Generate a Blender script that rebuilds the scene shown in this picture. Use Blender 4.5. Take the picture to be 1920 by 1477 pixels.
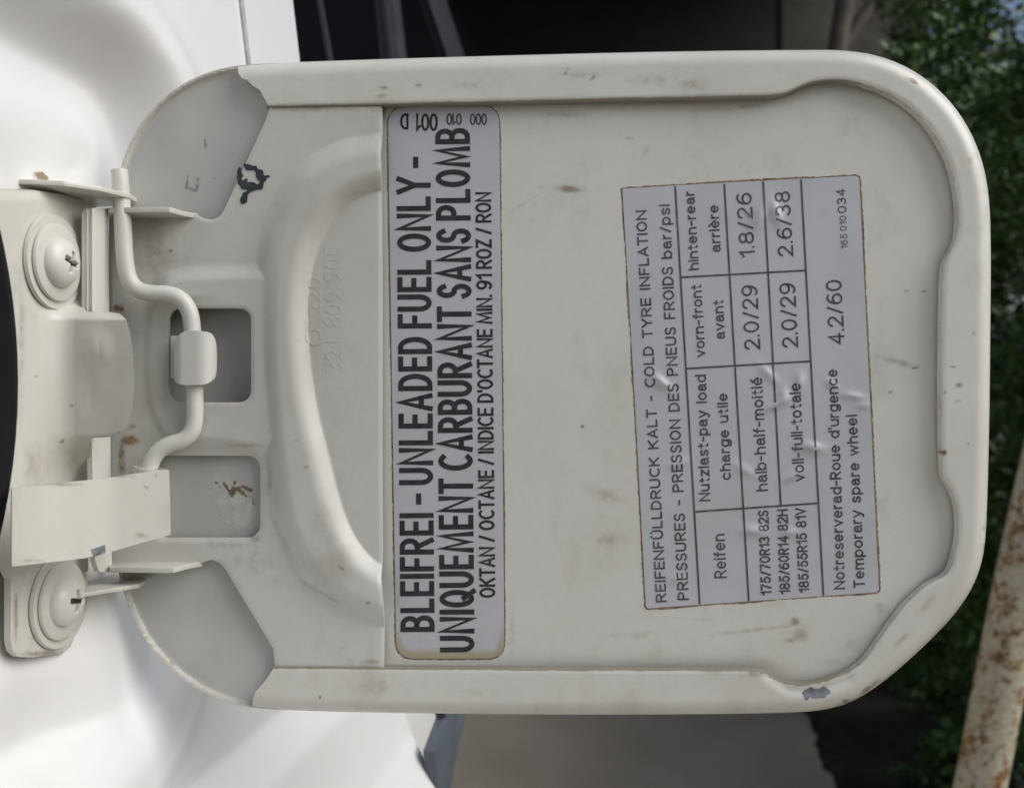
import bpy, bmesh, math, random
import numpy as np
from mathutils import Vector

# ------------------------------------------------------------------ scene, camera, light
for o in list(bpy.data.objects): bpy.data.objects.remove(o)
scene = bpy.context.scene
COL = scene.collection
R = math.radians
rng = np.random.default_rng(7)
random.seed(7)

CZ = 0.85                      # camera height over the concrete
FPX = 1920*35/36.0             # focal length in photograph pixels
CX, CY = 960.0, 738.5

cam_d = bpy.data.cameras.new('camera'); cam = bpy.data.objects.new('camera', cam_d); COL.objects.link(cam)
cam.location = (0, 0, CZ); cam.rotation_euler = (R(90), 0, 0)
cam_d.lens = 35; cam_d.sensor_width = 36; cam_d.clip_start = 0.01; cam_d.clip_end = 400
cam_d.dof.use_dof = True; cam_d.dof.focus_distance = 0.221; cam_d.dof.aperture_fstop = 24
scene.camera = cam

SUN_AZ, SUN_EL = (0.94, -0.33), 38.0          # towards the sun, seen from above (x, y)
world = bpy.data.worlds.new('World'); scene.world = world; world.use_nodes = True
wn = world.node_tree.nodes; wl = world.node_tree.links
bg = wn['Background']; sky = wn.new('ShaderNodeTexSky'); sky.sky_type = 'NISHITA'
sky.sun_disc = False; sky.sun_elevation = R(SUN_EL); sky.sun_rotation = math.atan2(SUN_AZ[0], SUN_AZ[1])
sky.air_density = 1.0; sky.dust_density = 3.0; sky.ozone_density = 1.0
wl.new(sky.outputs[0], bg.inputs[0]); bg.inputs[1].default_value = 0.064
sun_d = bpy.data.lights.new('sun', 'SUN'); sun = bpy.data.objects.new('sun', sun_d); COL.objects.link(sun)
sun_d.energy = 1.5; sun_d.angle = R(55); sun_d.color = (0.95, 0.98, 1.0)
e = R(SUN_EL); n_ = math.hypot(*SUN_AZ)
sv = Vector((SUN_AZ[0]/n_*math.cos(e), SUN_AZ[1]/n_*math.cos(e), math.sin(e)))
sun.rotation_euler = sv.to_track_quat('Z', 'Y').to_euler(); sun.location = sv*5
scene.view_settings.view_transform = 'Standard'; scene.view_settings.look = 'None'
scene.view_settings.gamma = 1.0; scene.view_settings.exposure = 0.58
scene.render.engine = 'CYCLES'
scene.render.resolution_x = 1024; scene.render.resolution_y = 787

# ------------------------------------------------------------------ measuring frames
CAM = np.array([0, 0, CZ])
def rays(px, py):
    px = np.asarray(px, float); py = np.asarray(py, float)
    return np.stack([(px-CX)/FPX, np.ones_like(px*py), (CY-py)/FPX + 0*px], -1)
D = 0.12e-3*FPX                 # the flap stands 0.224 m from the lens: 0.12 mm per photograph pixel
NF = np.array([0.049, 1.0, 0.0]); DF = D/np.linalg.norm(NF); NF = NF/np.linalg.norm(NF)
MM = 0.001
def flap(px, py, h=0.0):        # point on the flap, h metres proud of its skin
    r = rays(px, py); t = (DF-np.asarray(h))/(r@NF)
    return CAM + r*t[..., None]
YAW = R(8.4)
U = np.array([math.sin(YAW), math.cos(YAW), 0]); V = np.array([math.cos(YAW), -math.sin(YAW), 0]); K = np.array([0, 0, 1.0])
HINGE = np.array([(225-CX)/FPX*0.222, 0.222, CZ])
def car(s, o, z):               # car frame: s forward, o outward, z up, all from the hinge pin
    s = np.asarray(s, float); o = np.asarray(o, float); z = np.asarray(z, float)
    return HINGE + s[..., None]*U + o[..., None]*V + z[..., None]*K
def carray(px, py, o=0.0):      # point on a plane parallel to the car side, o metres out
    r = rays(px, py); t = ((HINGE-CAM)@V + np.asarray(o))/(r@V)
    return CAM + r*t[..., None]
def frontal(px, py, y):
    r = rays(px, py); return CAM + r*np.asarray(y)[..., None]
def level(px, py, z):           # point on a horizontal sheet z over the camera height
    r = rays(px, py); return CAM + r*(z/r[..., 2])[..., None]

# ------------------------------------------------------------------ objects
def tag(o, label=None, cat=None, kind=None, group=None):
    if label: o['label'] = label
    if cat: o['category'] = cat
    if kind: o['kind'] = kind
    if group: o['group'] = group
    return o
def thing(name, label, cat, loc, group=None):
    o = bpy.data.objects.new(name, None); COL.objects.link(o); o.location = loc; o.empty_display_size = 0.02
    return tag(o, label, cat, None, group)
def mesh_obj(name, verts, faces, mat, parent=None, smooth=40, mats=None, fmat=None, attrs=None, origin=None):
    verts = np.asarray(verts, float)
    w = np.zeros(3)
    p = parent
    while p is not None:
        w = w + np.array(p.location); p = p.parent
    org = np.array(origin) if origin is not None else (np.zeros(3) if parent else verts.mean(0))
    me = bpy.data.meshes.new(name)
    me.from_pydata([tuple(v) for v in (verts-w-org)], [], [tuple(int(i) for i in f) for f in faces])
    for m in (mats or [mat]): me.materials.append(m)
    if fmat is not None: me.polygons.foreach_set('material_index', np.asarray(fmat, np.int32))
    if attrs:
        for k, a in attrs.items():
            at = me.attributes.new(k, 'FLOAT', 'POINT'); at.data.foreach_set('value', np.asarray(a, np.float32))
    me.validate()
    if smooth:
        me.polygons.foreach_set('use_smooth', np.ones(len(me.polygons), bool)); me.set_sharp_from_angle(angle=R(smooth))
    me.update()
    o = bpy.data.objects.new(name, me); COL.objects.link(o); o.location = org
    if parent: o.parent = parent
    return o

def poly_sdf(poly):
    P = np.asarray(poly, float); A = P; B = np.roll(P, -1, 0)
    def f(x, y):
        sh = np.shape(x); x = np.ravel(x); y = np.ravel(y)
        out = np.empty(x.size)
        for c in range(0, x.size, 20000):
            X = x[c:c+20000, None]; Y = y[c:c+20000, None]
            ex, ey = (B-A)[:, 0], (B-A)[:, 1]; wx = X-A[:, 0]; wy = Y-A[:, 1]
            t = np.clip((wx*ex+wy*ey)/np.maximum(ex*ex+ey*ey, 1e-18), 0, 1)
            d = np.sqrt(((wx-t*ex)**2+(wy-t*ey)**2).min(1))
            cr = ((A[:, 1] > Y) != (B[:, 1] > Y))
            with np.errstate(divide='ignore', invalid='ignore'):
                xi = A[:, 0]+(Y-A[:, 1])*ex/np.where(ey == 0, 1e-18, ey)
            ins = ((cr & (X < xi)).sum(1) % 2) == 1
            out[c:c+20000] = np.where(ins, -d, d)
        return out.reshape(sh)
    return f
def line_dist(pts):
    P = np.asarray(pts, float)
    def f(x, y):
        X = np.ravel(x)[:, None]; Y = np.ravel(y)[:, None]; A = P[:-1]; E = P[1:]-P[:-1]
        t = np.clip(((X-A[:, 0])*E[:, 0]+(Y-A[:, 1])*E[:, 1])/(E**2).sum(1), 0, 1)
        return np.sqrt(((X-A[:, 0]-t*E[:, 0])**2+(Y-A[:, 1]-t*E[:, 1])**2).min(1)).reshape(np.shape(x))
    return f
def chaikin(pts, n=2, closed=True):
    P = np.asarray(pts, float)
    for _ in range(n):
        Q = np.roll(P, -1, 0) if closed else P[1:]
        A = P if closed else P[:-1]
        N = np.empty((2*len(A), P.shape[1])); N[0::2] = .75*A+.25*Q; N[1::2] = .25*A+.75*Q
        if not closed: N = np.vstack([P[:1], N, P[-1:]])
        P = N
    return P
def rrect(x0, y0, x1, y1, r, n=6):
    out = []
    for cx, cy, a in ((x1-r, y1-r, 0), (x0+r, y1-r, 90), (x0+r, y0+r, 180), (x1-r, y0+r, 270)):
        for k in range(n+1):
            t = R(a+90*k/n); out.append((cx+r*math.cos(t), cy+r*math.sin(t)))
    return out
def sstep(a, b, x):
    t = np.clip((x-a)/(b-a), 0, 1); return t*t*(3-2*t)
def vnoise(x, y, sc, seed=0):    # cheap smooth value noise for outlines and relief
    r = np.random.default_rng(seed); T = r.random((64, 64))
    X = np.asarray(x)/sc; Y = np.asarray(y)/sc; i = np.floor(X).astype(int); j = np.floor(Y).astype(int)
    fx = X-i; fy = Y-j; fx = fx*fx*(3-2*fx); fy = fy*fy*(3-2*fy)
    g = lambda a, b: T[a % 64, b % 64]
    return (g(i, j)*(1-fx)+g(i+1, j)*fx)*(1-fy)+(g(i, j+1)*(1-fx)+g(i+1, j+1)*fx)*fy

def sheet(name, sdf, box, step, fmap, hfun, thick, mat, parent, attrs=None, tdir=None, smooth=40):
    """a pressed metal sheet: grid inside sdf<0, edge verts drawn onto the outline, given thickness"""
    x = np.arange(box[0], box[2]+step, step, dtype=float); y = np.arange(box[1], box[3]+step, step, dtype=float)
    gx, gy = np.meshgrid(x, y, indexing='ij')
    cxs = gx[:-1, :-1]+step/2; cys = gy[:-1, :-1]+step/2
    keep = sdf(cxs, cys) < 0
    nx, ny = gx.shape
    idx = np.arange(nx*ny).reshape(nx, ny)
    q = np.stack([idx[:-1, :-1], idx[1:, :-1], idx[1:, 1:], idx[:-1, 1:]], -1)[keep]
    cnt = np.bincount(q.ravel(), minlength=nx*ny)
    used = cnt > 0; bnd = used & (cnt < 4)
    X = gx.ravel().copy(); Y = gy.ravel().copy(); b = np.where(bnd)[0]
    for _ in range(3):
        e = step*0.05; d = sdf(X[b], Y[b])
        dx = (sdf(X[b]+e, Y[b])-sdf(X[b]-e, Y[b]))/(2*e); dy = (sdf(X[b], Y[b]+e)-sdf(X[b], Y[b]-e))/(2*e)
        nn = np.maximum(dx*dx+dy*dy, .25); m = np.clip(d/nn, -step, step)
        X[b] -= m*dx; Y[b] -= m*dy
    new = -np.ones(nx*ny, int); ui = np.where(used)[0]; new[ui] = np.arange(len(ui))
    X = X[ui]; Y = Y[ui]; q = new[q]
    h = hfun(X, Y) if hfun is not None else np.zeros_like(X)
    top = fmap(X, Y, h)
    n = len(ui)
    # directed edges that appear once bound the sheet
    ed = np.concatenate([q[:, [0, 1]], q[:, [1, 2]], q[:, [2, 3]], q[:, [3, 0]]])
    key = ed[:, 0].astype(np.int64)*n+ed[:, 1]; rev = ed[:, 1].astype(np.int64)*n+ed[:, 0]
    be = ed[~np.isin(key, rev)]
    td = np.array(tdir if tdir is not None else NF)
    verts = np.vstack([top, top+td*thick])
    walls = np.stack([be[:, 1], be[:, 0], be[:, 0]+n, be[:, 1]+n], -1)
    faces = np.vstack([q, q[:, ::-1]+n, walls])
    # make the top face the viewer
    a = top[q[0]]; nrm = np.cross(a[1]-a[0], a[2]-a[1])
    if nrm@td > 0: faces = faces[:, ::-1]
    at = None
    if attrs:
        at = {k: np.tile(f(X, Y), 2) for k, f in attrs.items()}
    return mesh_obj(name, verts, faces, mat, parent, attrs=at, smooth=smooth)

def prism(name, top, off, mat, parent, bev=0.0, smooth=40):
    """flat outline `top` (n,3) extruded by the vector off, edges eased"""
    top = np.asarray(top, float); n = len(top); bm = bmesh.new()
    a = [bm.verts.new(v) for v in top]; b = [bm.verts.new(v) for v in top+np.asarray(off)]
    bm.faces.new(a); bm.faces.new(b[::-1])
    for i in range(n): bm.faces.new([a[(i+1) % n], a[i], b[i], b[(i+1) % n]])
    bmesh.ops.recalc_face_normals(bm, faces=bm.faces)
    if bev: bmesh.ops.bevel(bm, geom=list(bm.edges), offset=bev, segments=2, affect='EDGES', profile=.6, clamp_overlap=True)
    bm.verts.index_update()
    vs = [tuple(v.co) for v in bm.verts]; fs = [[v.index for v in f.verts] for f in bm.faces]; bm.free()
    return mesh_obj(name, vs, fs, mat, parent, smooth=smooth)

def tube_geo(pts, rad, seg=14, cap=True):
    P = np.asarray(pts, float); n = len(P); T = np.gradient(P, axis=0); T /= np.linalg.norm(T, axis=1)[:, None]
    ref = np.array([0.3, 0.5, 0.81]); a = np.cross(T[0], ref); a /= np.linalg.norm(a)
    vs = []; fs = []
    rad = np.broadcast_to(rad, n)
    for i in range(n):
        a = a-(a@T[i])*T[i]; a /= np.linalg.norm(a); b = np.cross(T[i], a)
        for k in range(seg):
            t = 2*math.pi*k/seg; vs.append(P[i]+rad[i]*(a*math.cos(t)+b*math.sin(t)))
    for i in range(n-1):
        for k in range(seg):
            k2 = (k+1) % seg; fs.append((i*seg+k, i*seg+k2, (i+1)*seg+k2, (i+1)*seg+k))
    if cap: fs.append(tuple(range(seg))[::-1]); fs.append(tuple((n-1)*seg+k for k in range(seg)))
    return vs, fs
def lathe(name, prof, c, axis, mat, parent, seg=40, mats=None, fm=None, squash=None):
    """profile (radius, height) turned about axis through c"""
    ax = np.array(axis, float); ax /= np.linalg.norm(ax)
    a = np.cross(ax, K); a /= np.linalg.norm(a); b = np.cross(ax, a)
    vs = []; fs = []; m = len(prof)
    for k in range(seg):
        t = 2*math.pi*k/seg
        for r, h in prof: vs.append(np.array(c)+r*(a*math.cos(t)+b*math.sin(t))+h*ax)
    for k in range(seg):
        k2 = (k+1) % seg
        for i in range(m-1): fs.append((k*m+i, k2*m+i, k2*m+i+1, k*m+i+1))
    return mesh_obj(name, vs, fs, mat, parent, smooth=40)

# ------------------------------------------------------------------ materials
def mat_new(name):
    m = bpy.data.materials.new(name); m.use_nodes = True
    nt = m.node_tree; return m, nt, nt.nodes['Principled BSDF']
def nd(nt, t, **kw):
    n = nt.nodes.new(t)
    for k, v in kw.items():
        if k in n.inputs: n.inputs[k].default_value = v
        else: setattr(n, k, v)
    return n
def mixc(nt, fac, a, b):
    m = nt.nodes.new('ShaderNodeMix'); m.data_type = 'RGBA'
    for sock, v in ((m.inputs[0], fac), (m.inputs[6], a), (m.inputs[7], b)):
        if hasattr(v, 'is_output'): nt.links.new(v, sock)
        elif isinstance(v, (int, float)): sock.default_value = v
        else: sock.default_value = (*v, 1)
    return m.outputs[2]
def ramp(nt, src, lo, hi):
    m = nt.nodes.new('ShaderNodeMapRange'); m.inputs[1].default_value = lo; m.inputs[2].default_value = hi
    m.interpolation_type = 'SMOOTHSTEP'; nt.links.new(src, m.inputs[0]); return m.outputs[0]
def math_(nt, op, a, b):
    m = nt.nodes.new('ShaderNodeMath'); m.operation = op
    for i, v in enumerate((a, b)):
        if hasattr(v, 'is_output'): nt.links.new(v, m.inputs[i])
        else: m.inputs[i].default_value = v
    return m.outputs[0]
def noise(nt, scale, detail=4, rough=.6, co=None):
    n = nd(nt, 'ShaderNodeTexNoise', Scale=scale, Detail=detail, Roughness=rough)
    if co is None:
        tc = nt.nodes.new('ShaderNodeTexCoord'); co = tc.outputs['Object']
    nt.links.new(co, n.inputs['Vector']); return n.outputs['Fac']
def attr(nt, name):
    n = nt.nodes.new('ShaderNodeAttribute'); n.attribute_name = name; return n.outputs['Fac']
def bump(nt, bsdf, h, strength, dist):
    b = nd(nt, 'ShaderNodeBump', Strength=strength, Distance=dist); nt.links.new(h, b.inputs['Height'])
    nt.links.new(b.outputs[0], bsdf.inputs['Normal'])

def streak_noise(nt, scale, stretch, detail=5, rough=.65):
    tc = nt.nodes.new('ShaderNodeTexCoord'); mp = nt.nodes.new('ShaderNodeMapping'); mp.inputs['Scale'].default_value = stretch
    nt.links.new(tc.outputs['Object'], mp.inputs[0]); return noise(nt, scale, detail, rough, mp.outputs[0])
def paint(name, base, rough=.34, film=.3, specks=.5, coat=0.0, bumpd=.00012, brown=(.22, .18, .13), grey=(.40, .41, .41)):
    m, nt, b = mat_new(name)
    big = noise(nt, 16, 5, .6); mid = noise(nt, 75, 6, .7); fine = noise(nt, 520, 4, .65); strk = streak_noise(nt, 60, (1.0, 1.0, .25))
    dull = tuple(c*.80*k for c, k in zip(base, (1.0, .985, .93)))
    c = mixc(nt, math_(nt, 'MULTIPLY', ramp(nt, big, .35, .75), min(1, film*1.8)), base, dull)
    c = mixc(nt, attr(nt, 'grey'), c, grey)
    smear = math_(nt, 'MULTIPLY', ramp(nt, math_(nt, 'MULTIPLY', mid, math_(nt, 'ADD', strk, .5)), .50, .85), min(1, film*1.5))
    c = mixc(nt, smear, c, tuple(x*y for x, y in zip(base, (.60, .58, .52))))
    # thin dust film, and hairline scuffs
    c = mixc(nt, math_(nt, 'MULTIPLY', ramp(nt, fine, .52, .75), film*.4), c, tuple(x*.72 for x in base))
    v = nd(nt, 'ShaderNodeTexVoronoi', Scale=210.0); tc = nt.nodes.new('ShaderNodeTexCoord')
    nz = nd(nt, 'ShaderNodeTexNoise', Scale=900.0, Detail=2.0); nt.links.new(tc.outputs['Object'], nz.inputs['Vector'])
    vm = nt.nodes.new('ShaderNodeVectorMath'); vm.operation = 'MULTIPLY_ADD'; vm.inputs[1].default_value = (.0022, .0022, .0022)
    nt.links.new(nz.outputs['Color'], vm.inputs[0]); nt.links.new(tc.outputs['Object'], vm.inputs[2]); nt.links.new(vm.outputs[0], v.inputs['Vector'])
    sep = nd(nt, 'ShaderNodeSeparateColor'); nt.links.new(v.outputs['Color'], sep.inputs[0])
    rare = ramp(nt, sep.outputs[0], .86, .97)
    dot = math_(nt, 'MULTIPLY', ramp(nt, math_(nt, 'SUBTRACT', math_(nt, 'MULTIPLY', sep.outputs[1], .14), v.outputs['Distance']), -.02, .05), rare)
    c = mixc(nt, math_(nt, 'MULTIPLY', dot, specks), c, (.22, .185, .145))
    # grime and dark blots: soft, broken up by the noise
    d = attr(nt, 'dirt_tone'); rag = math_(nt, 'ADD', math_(nt, 'MULTIPLY', fine, .75), math_(nt, 'MULTIPLY', mid, .55))
    k = ramp(nt, math_(nt, 'SUBTRACT', math_(nt, 'ADD', d, rag), 1.0), -.30, .30)
    k = math_(nt, 'MULTIPLY', k, math_(nt, 'MINIMUM', math_(nt, 'MULTIPLY', d, 1.7), .85))
    c = mixc(nt, k, c, brown)
    r = attr(nt, 'rust'); kr = math_(nt, 'MULTIPLY', ramp(nt, math_(nt, 'SUBTRACT', math_(nt, 'ADD', r, rag), 1.0), -.22, .22), math_(nt, 'MINIMUM', math_(nt, 'MULTIPLY', r, 1.8), .85))
    c = mixc(nt, kr, c, mixc(nt, ramp(nt, fine, .4, .6), (.36, .205, .07), (.15, .085, .04)))
    nt.links.new(c, b.inputs['Base Color'])
    rr = math_(nt, 'ADD', math_(nt, 'ADD', math_(nt, 'MULTIPLY', mid, .35), math_(nt, 'MULTIPLY', k, .25)), rough-.18); nt.links.new(rr, b.inputs['Roughness'])
    b.inputs['Coat Weight'].default_value = coat; b.inputs['Coat Roughness'].default_value = .08
    hh = math_(nt, 'ADD', fine, math_(nt, 'MULTIPLY', mid, 1.6))
    bump(nt, b, hh, .35, bumpd)
    return m
def plain(name, col, rough=.5, metal=0, var=0.0, vscale=30, spec=.5, coat=0):
    m, nt, b = mat_new(name); b.inputs['Roughness'].default_value = rough; b.inputs['Metallic'].default_value = metal
    b.inputs['Specular IOR Level'].default_value = spec; b.inputs['Coat Weight'].default_value = coat
    if var:
        nt.links.new(mixc(nt, ramp(nt, noise(nt, vscale, 6, .65), .3, .7), tuple(c*(1-var) for c in col), tuple(min(1, c*(1+var)) for c in col)), b.inputs['Base Color'])
    else: b.inputs['Base Color'].default_value = (*col, 1)
    return m
M = {}
CREAM = (.645, .637, .585)
M['paint'] = paint('aged_cream_paint', CREAM)
M['hinge'] = paint('aged_cream_paint_hinge', (.60, .595, .555), film=.4)
def car_paint():
    m, nt, b = mat_new('glossy_white_car_paint')
    c = mixc(nt, ramp(nt, noise(nt, 14, 4, .55), .35, .75), (.86, .86, .86), (.82, .82, .81))
    n2 = noise(nt, 420, 4, .65); d = attr(nt, 'dirt_tone')
    k = math_(nt, 'MULTIPLY', ramp(nt, math_(nt, 'ADD', d, math_(nt, 'MULTIPLY', n2, .9)), .75, 1.05), math_(nt, 'MINIMUM', math_(nt, 'MULTIPLY', d, 2.5), .9))
    c = mixc(nt, k, c, (.26, .17, .10))
    nt.links.new(c, b.inputs['Base Color']); b.inputs['Roughness'].default_value = .32
    b.inputs['Coat Weight'].default_value = .7; b.inputs['Coat Roughness'].default_value = .10
    bump(nt, b, noise(nt, 35, 3, .5), .08, .0012)
    return m
M['white'] = car_paint()
M['bracket'] = paint('cream_bracket_paint', (.62, .61, .56), film=.35, specks=.7)
M['metal_paint'] = paint('painted_spring_steel', (.66, .655, .61), film=.12, specks=.3)
M['leaf_spring'] = paint('white_leaf_spring_paint', (.60, .59, .54), film=.25, specks=.6)
M['ink'] = plain('black_print', (.022, .020, .022), .5, var=.5, vscale=500)
M['ink2'] = plain('grey_print', (.070, .066, .073), .5, var=.5, vscale=420)
M['ink3'] = plain('faded_print', (.13, .125, .135), .5)
M['chip'] = plain('dark_paint_chip', (.025, .035, .04), .6, var=.5, vscale=900)
M['chip_grey'] = plain('bare_grey_chip', (.16, .17, .19), .6, var=.4, vscale=700)
M['stain'] = plain('brown_grime', (.20, .145, .09), .85, var=.45, vscale=500)
M['slot'] = plain('dark_slot', (.075, .06, .045), .8, var=.4, vscale=900)
M['rubber'] = plain('black_rubber', (.007, .0075, .009), .7, var=.3, vscale=60, spec=.15)
M['glass'] = plain('dark_window_glass', (.006, .007, .009), .06, spec=.35)
M['trim'] = plain('grey_window_trim', (.032, .034, .04), .45, var=.3, vscale=40)
M['trim_dark'] = plain('black_window_trim', (.012, .012, .014), .5)
M['moulding'] = plain('blue_grey_plastic', (.085, .10, .12), .55, var=.2, vscale=30)
def sticker_mat():
    m, nt, b = mat_new('silver_grey_sticker')
    c = mixc(nt, ramp(nt, noise(nt, 60, 6, .6), .35, .75), (.50, .508, .535), (.46, .465, .48))
    d = attr(nt, 'dirt_tone')
    k = ramp(nt, math_(nt, 'ADD', d, math_(nt, 'MULTIPLY', noise(nt, 230, 5, .65), .6)), .55, 1.15)
    c = mixc(nt, k, c, (.40, .36, .25))
    nt.links.new(c, b.inputs['Base Color']); b.inputs['Roughness'].default_value = .30
    b.inputs['Metallic'].default_value = .0
    bump(nt, b, noise(nt, 140, 4, .6), .25, .0002)
    return m
M['sticker'] = sticker_mat()

# ------------------------------------------------------------------ setting: ground, soil
def concrete_mat():
    m, nt, b = mat_new('weathered_concrete')
    c = mixc(nt, ramp(nt, noise(nt, 3.5, 6, .65), .3, .72), (.46, .375, .27), (.57, .475, .35))
    c = mixc(nt, ramp(nt, noise(nt, 60, 5, .7), .56, .82), c, (.30, .235, .165))
    c = mixc(nt, ramp(nt, noise(nt, 260, 3, .7), .6, .75), c, (.46, .40, .31))
    nt.links.new(c, b.inputs['Base Color']); b.inputs['Roughness'].default_value = .9
    bump(nt, b, noise(nt, 150, 6, .7), .6, .006)
    return m
M['concrete'] = concrete_mat()
M['soil'] = plain('dark_soil', (.022, .017, .012), .95, var=.5, vscale=25)
def ground_sheet(name, pts, z, mat, kind='structure'):
    o = mesh_obj(name, [(x, y, z) for x, y in pts], [tuple(range(len(pts)))], mat, smooth=0); o['kind'] = kind; return o
tag(ground_sheet('soil', [(-60, -60), (60, -60), (60, 60), (-60, 60)], -.004, M['soil']), 'dark bare soil under the hedge beyond the concrete', 'soil')
# the concrete drive ends in a crumbled edge beside the hedge
edge = []
for i in range(60):
    y = -3+i*.2
    edge.append((.365+.152*y+.022*math.sin(i*2.1)+random.uniform(-.016, .016), y))
fine_edge = []
for i in range(140):
    y = 1.6+i*.012
    fine_edge.append((.365+.152*y+.004*math.sin(i*.55)+.008*math.sin(i*.17+1)+random.uniform(-.008, .008)*random.random(), y))
edge = [p for p in edge if p[1] < 1.58]+fine_edge+[p for p in edge if p[1] > 3.3]
drive = [(-6, -3)]+[tuple(p) for p in edge]+[(-6, edge[-1][1])]
dv = np.array(drive); n = len(dv)
o = mesh_obj('concrete_drive', np.vstack([np.c_[dv, np.zeros(n)+.012], np.c_[dv, np.zeros(n)-.06]]),
             [tuple(range(n))[::-1]]+[(i, (i+1) % n, (i+1) % n+n, i+n) for i in range(n)], M['concrete'], smooth=0)
tag(o, 'grey brown concrete drive with a crumbled edge under the car', 'drive', 'structure')

# ------------------------------------------------------------------ the car side behind the flap
car_root = thing('parked_car', 'white car side with open filler recess, screwed hinge bracket and dark side window', 'car', tuple(HINGE+np.array([0, 0, -CZ])+U*.3-V*.05))
def ext_o(s, z):                # outer skin of the quarter panel, outward offset by height
    zz = np.array([-.40, -.215, -.165, -.139, -.128, -.110, -.0975, .03, .08, .14, .30])
    oo = np.array([.030, .034, .031, .0185, .0155, .0115, .0040, .0042, .0035, -.004, -.030])
    acc = 0
    for k, wgt in ((-1, .25), (0, .5), (1, .25)): acc = acc+wgt*np.interp(z+k*.0011, zz, oo)
    return acc
dish_sdf = poly_sdf(rrect(-.225, -.088, .035, .0870, .036, 14))
def panel_o(s, z):
    d = -dish_sdf(s, z)
    lip = .0004*np.exp(-((d+.004)/.0035)**2)
    deep = sstep(0.000, .0175, d)*(1-.88*(1-sstep(-.086, -.022, z))*sstep(-.022, .016, s))
    flare = 0
    return (ext_o(s, z)+flare+lip)*(1-deep)+deep*(-.0115+.002*np.exp(-((d-.03)/.01)**2))
arch = [(-.75, -.36), (.10, -.36), (.150, -.30), (.197, -.21), (.194, -.165), (.191, -.140), (.187, -.122), (.185, -.10), (.172, .02), (.1115, .05), (.1135, .10), (.116, .30), (-.75, .30)]
stains_p = [(-.012, .046, .004, .0012, .95), (-.010, .0445, .002, .001, .8), (.004, .047, .004, .001, .6), (-.04, -.078, .0015, .008, .8), (-.033, -.083, .0012, .006, .8), (-.045, .03, .004, .002, .5)]
def blot(lst):
    def f(x, y):
        v = np.zeros_like(x)
        for b in lst:
            cx, cy, rx, ry, st = b[:5]; a = R(b[5]) if len(b) > 5 else 0
            dx, dy = x-cx, y-cy; u_ = dx*math.cos(a)+dy*math.sin(a); w_ = -dx*math.sin(a)+dy*math.cos(a)
            v = np.maximum(v, .86*st*np.exp(-((u_/rx)**2+(w_/ry)**2)))
        return v
    return f
def car_map(s, z, h): return car(s, h, z)
arch_sdf = poly_sdf(arch); near_sdf = poly_sdf([(-.12, -.22), (.21, -.22), (.21, .20), (-.12, .20)])
sheet('quarter_panel', lambda x, y: np.maximum(arch_sdf(x, y), near_sdf(x, y)), (-.12, -.22, .205, .20), .0012, car_map, panel_o, .0009, M['white'], car_root, tdir=-V, attrs={'dirt_tone': blot(stains_p)}, smooth=60)
sheet('rear_quarter', lambda x, y: np.maximum(arch_sdf(x, y), -near_sdf(x, y)+.0005), (-.75, -.36, .20, .30), .006, car_map, panel_o, .0009, M['white'], car_root, tdir=-V, smooth=60)
# panel gap before the window pillar: its shade drawn as a grey strip
zz_ = np.linspace(.02, .29, 60)
M['gap_strip'] = plain('grey_gap_strip', (.36, .365, .37), .5, var=.25, vscale=200)
vs, fs = tube_geo(car(np.full(60, .0655), ext_o(0, zz_)+.0002, zz_), .00095, 10); mesh_obj('panel_gap_strip', vs, fs, M['gap_strip'], car_root)
# rear side window: glass leaning in above the belt line, with its posts
def glass_o(z): return -.010-.30*(z-.08)
def glass_pt(px, py, out=0.0):
    r = rays(px, py); z = 0.10
    for _ in range(30):
        p = carray(px, py, glass_o(z)+out); z = p[2]-CZ
    return p
gl = [(.100, .03), (1.45, .03), (1.35, .46), (.100, .46)]
prism('side_window', [car(s, glass_o(z), z) for s, z in gl], -V*.004, M['glass'], car_root)
body = [(.150, .03), (1.45, .03), (1.45, -.02), (.150, -.02)]
prism('door_skin', [car(s, -.006, z) for s, z in [(.17, .028), (1.5, .028), (1.5, -.20), (.2, -.20)]], -V*.003, M['white'], car_root, .0008)
def post(name, a, b, w, mat, out=.004):     # a bar lying on the glass between two photographed ends
    L0, L1 = glass_pt(a[0]-w/2, a[1], out), glass_pt(b[0]-w/2, b[1], out)
    R0, R1 = glass_pt(a[0]+w/2, a[1], out), glass_pt(b[0]+w/2, b[1], out)
    dn = (L1-L0)*1.2; up = (L0-L1)*1.2; dn2 = (R1-R0)*1.2; up2 = (R0-R1)*1.2
    return prism(name, [L0+up, R0+up2, R1+dn2, L1+dn], -V*.005, mat, car_root, .0010)
post('window_post', (729, 0), (741, 105), 12, M['trim_dark'])
post('window_post', (743, 0), (756, 105), 14, M['trim'], .006)
post('window_post', (820, 0), (855, 105), 32, M['trim_dark'])
post('window_seal', (603, 0), (622, 105), 7, M['trim_dark'], .001)
# grey moulding along the wheel arch
mo = [carray(*p, .030) for p in [(830, 1318), (838, 1345), (815, 1408), (822, 1482), (812, 1560), (834, 1560), (844, 1482), (860, 1400), (874, 1336), (878, 1318)]]
prism('arch_moulding', mo, -V*.005, M['moulding'], car_root, .0008)

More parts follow.
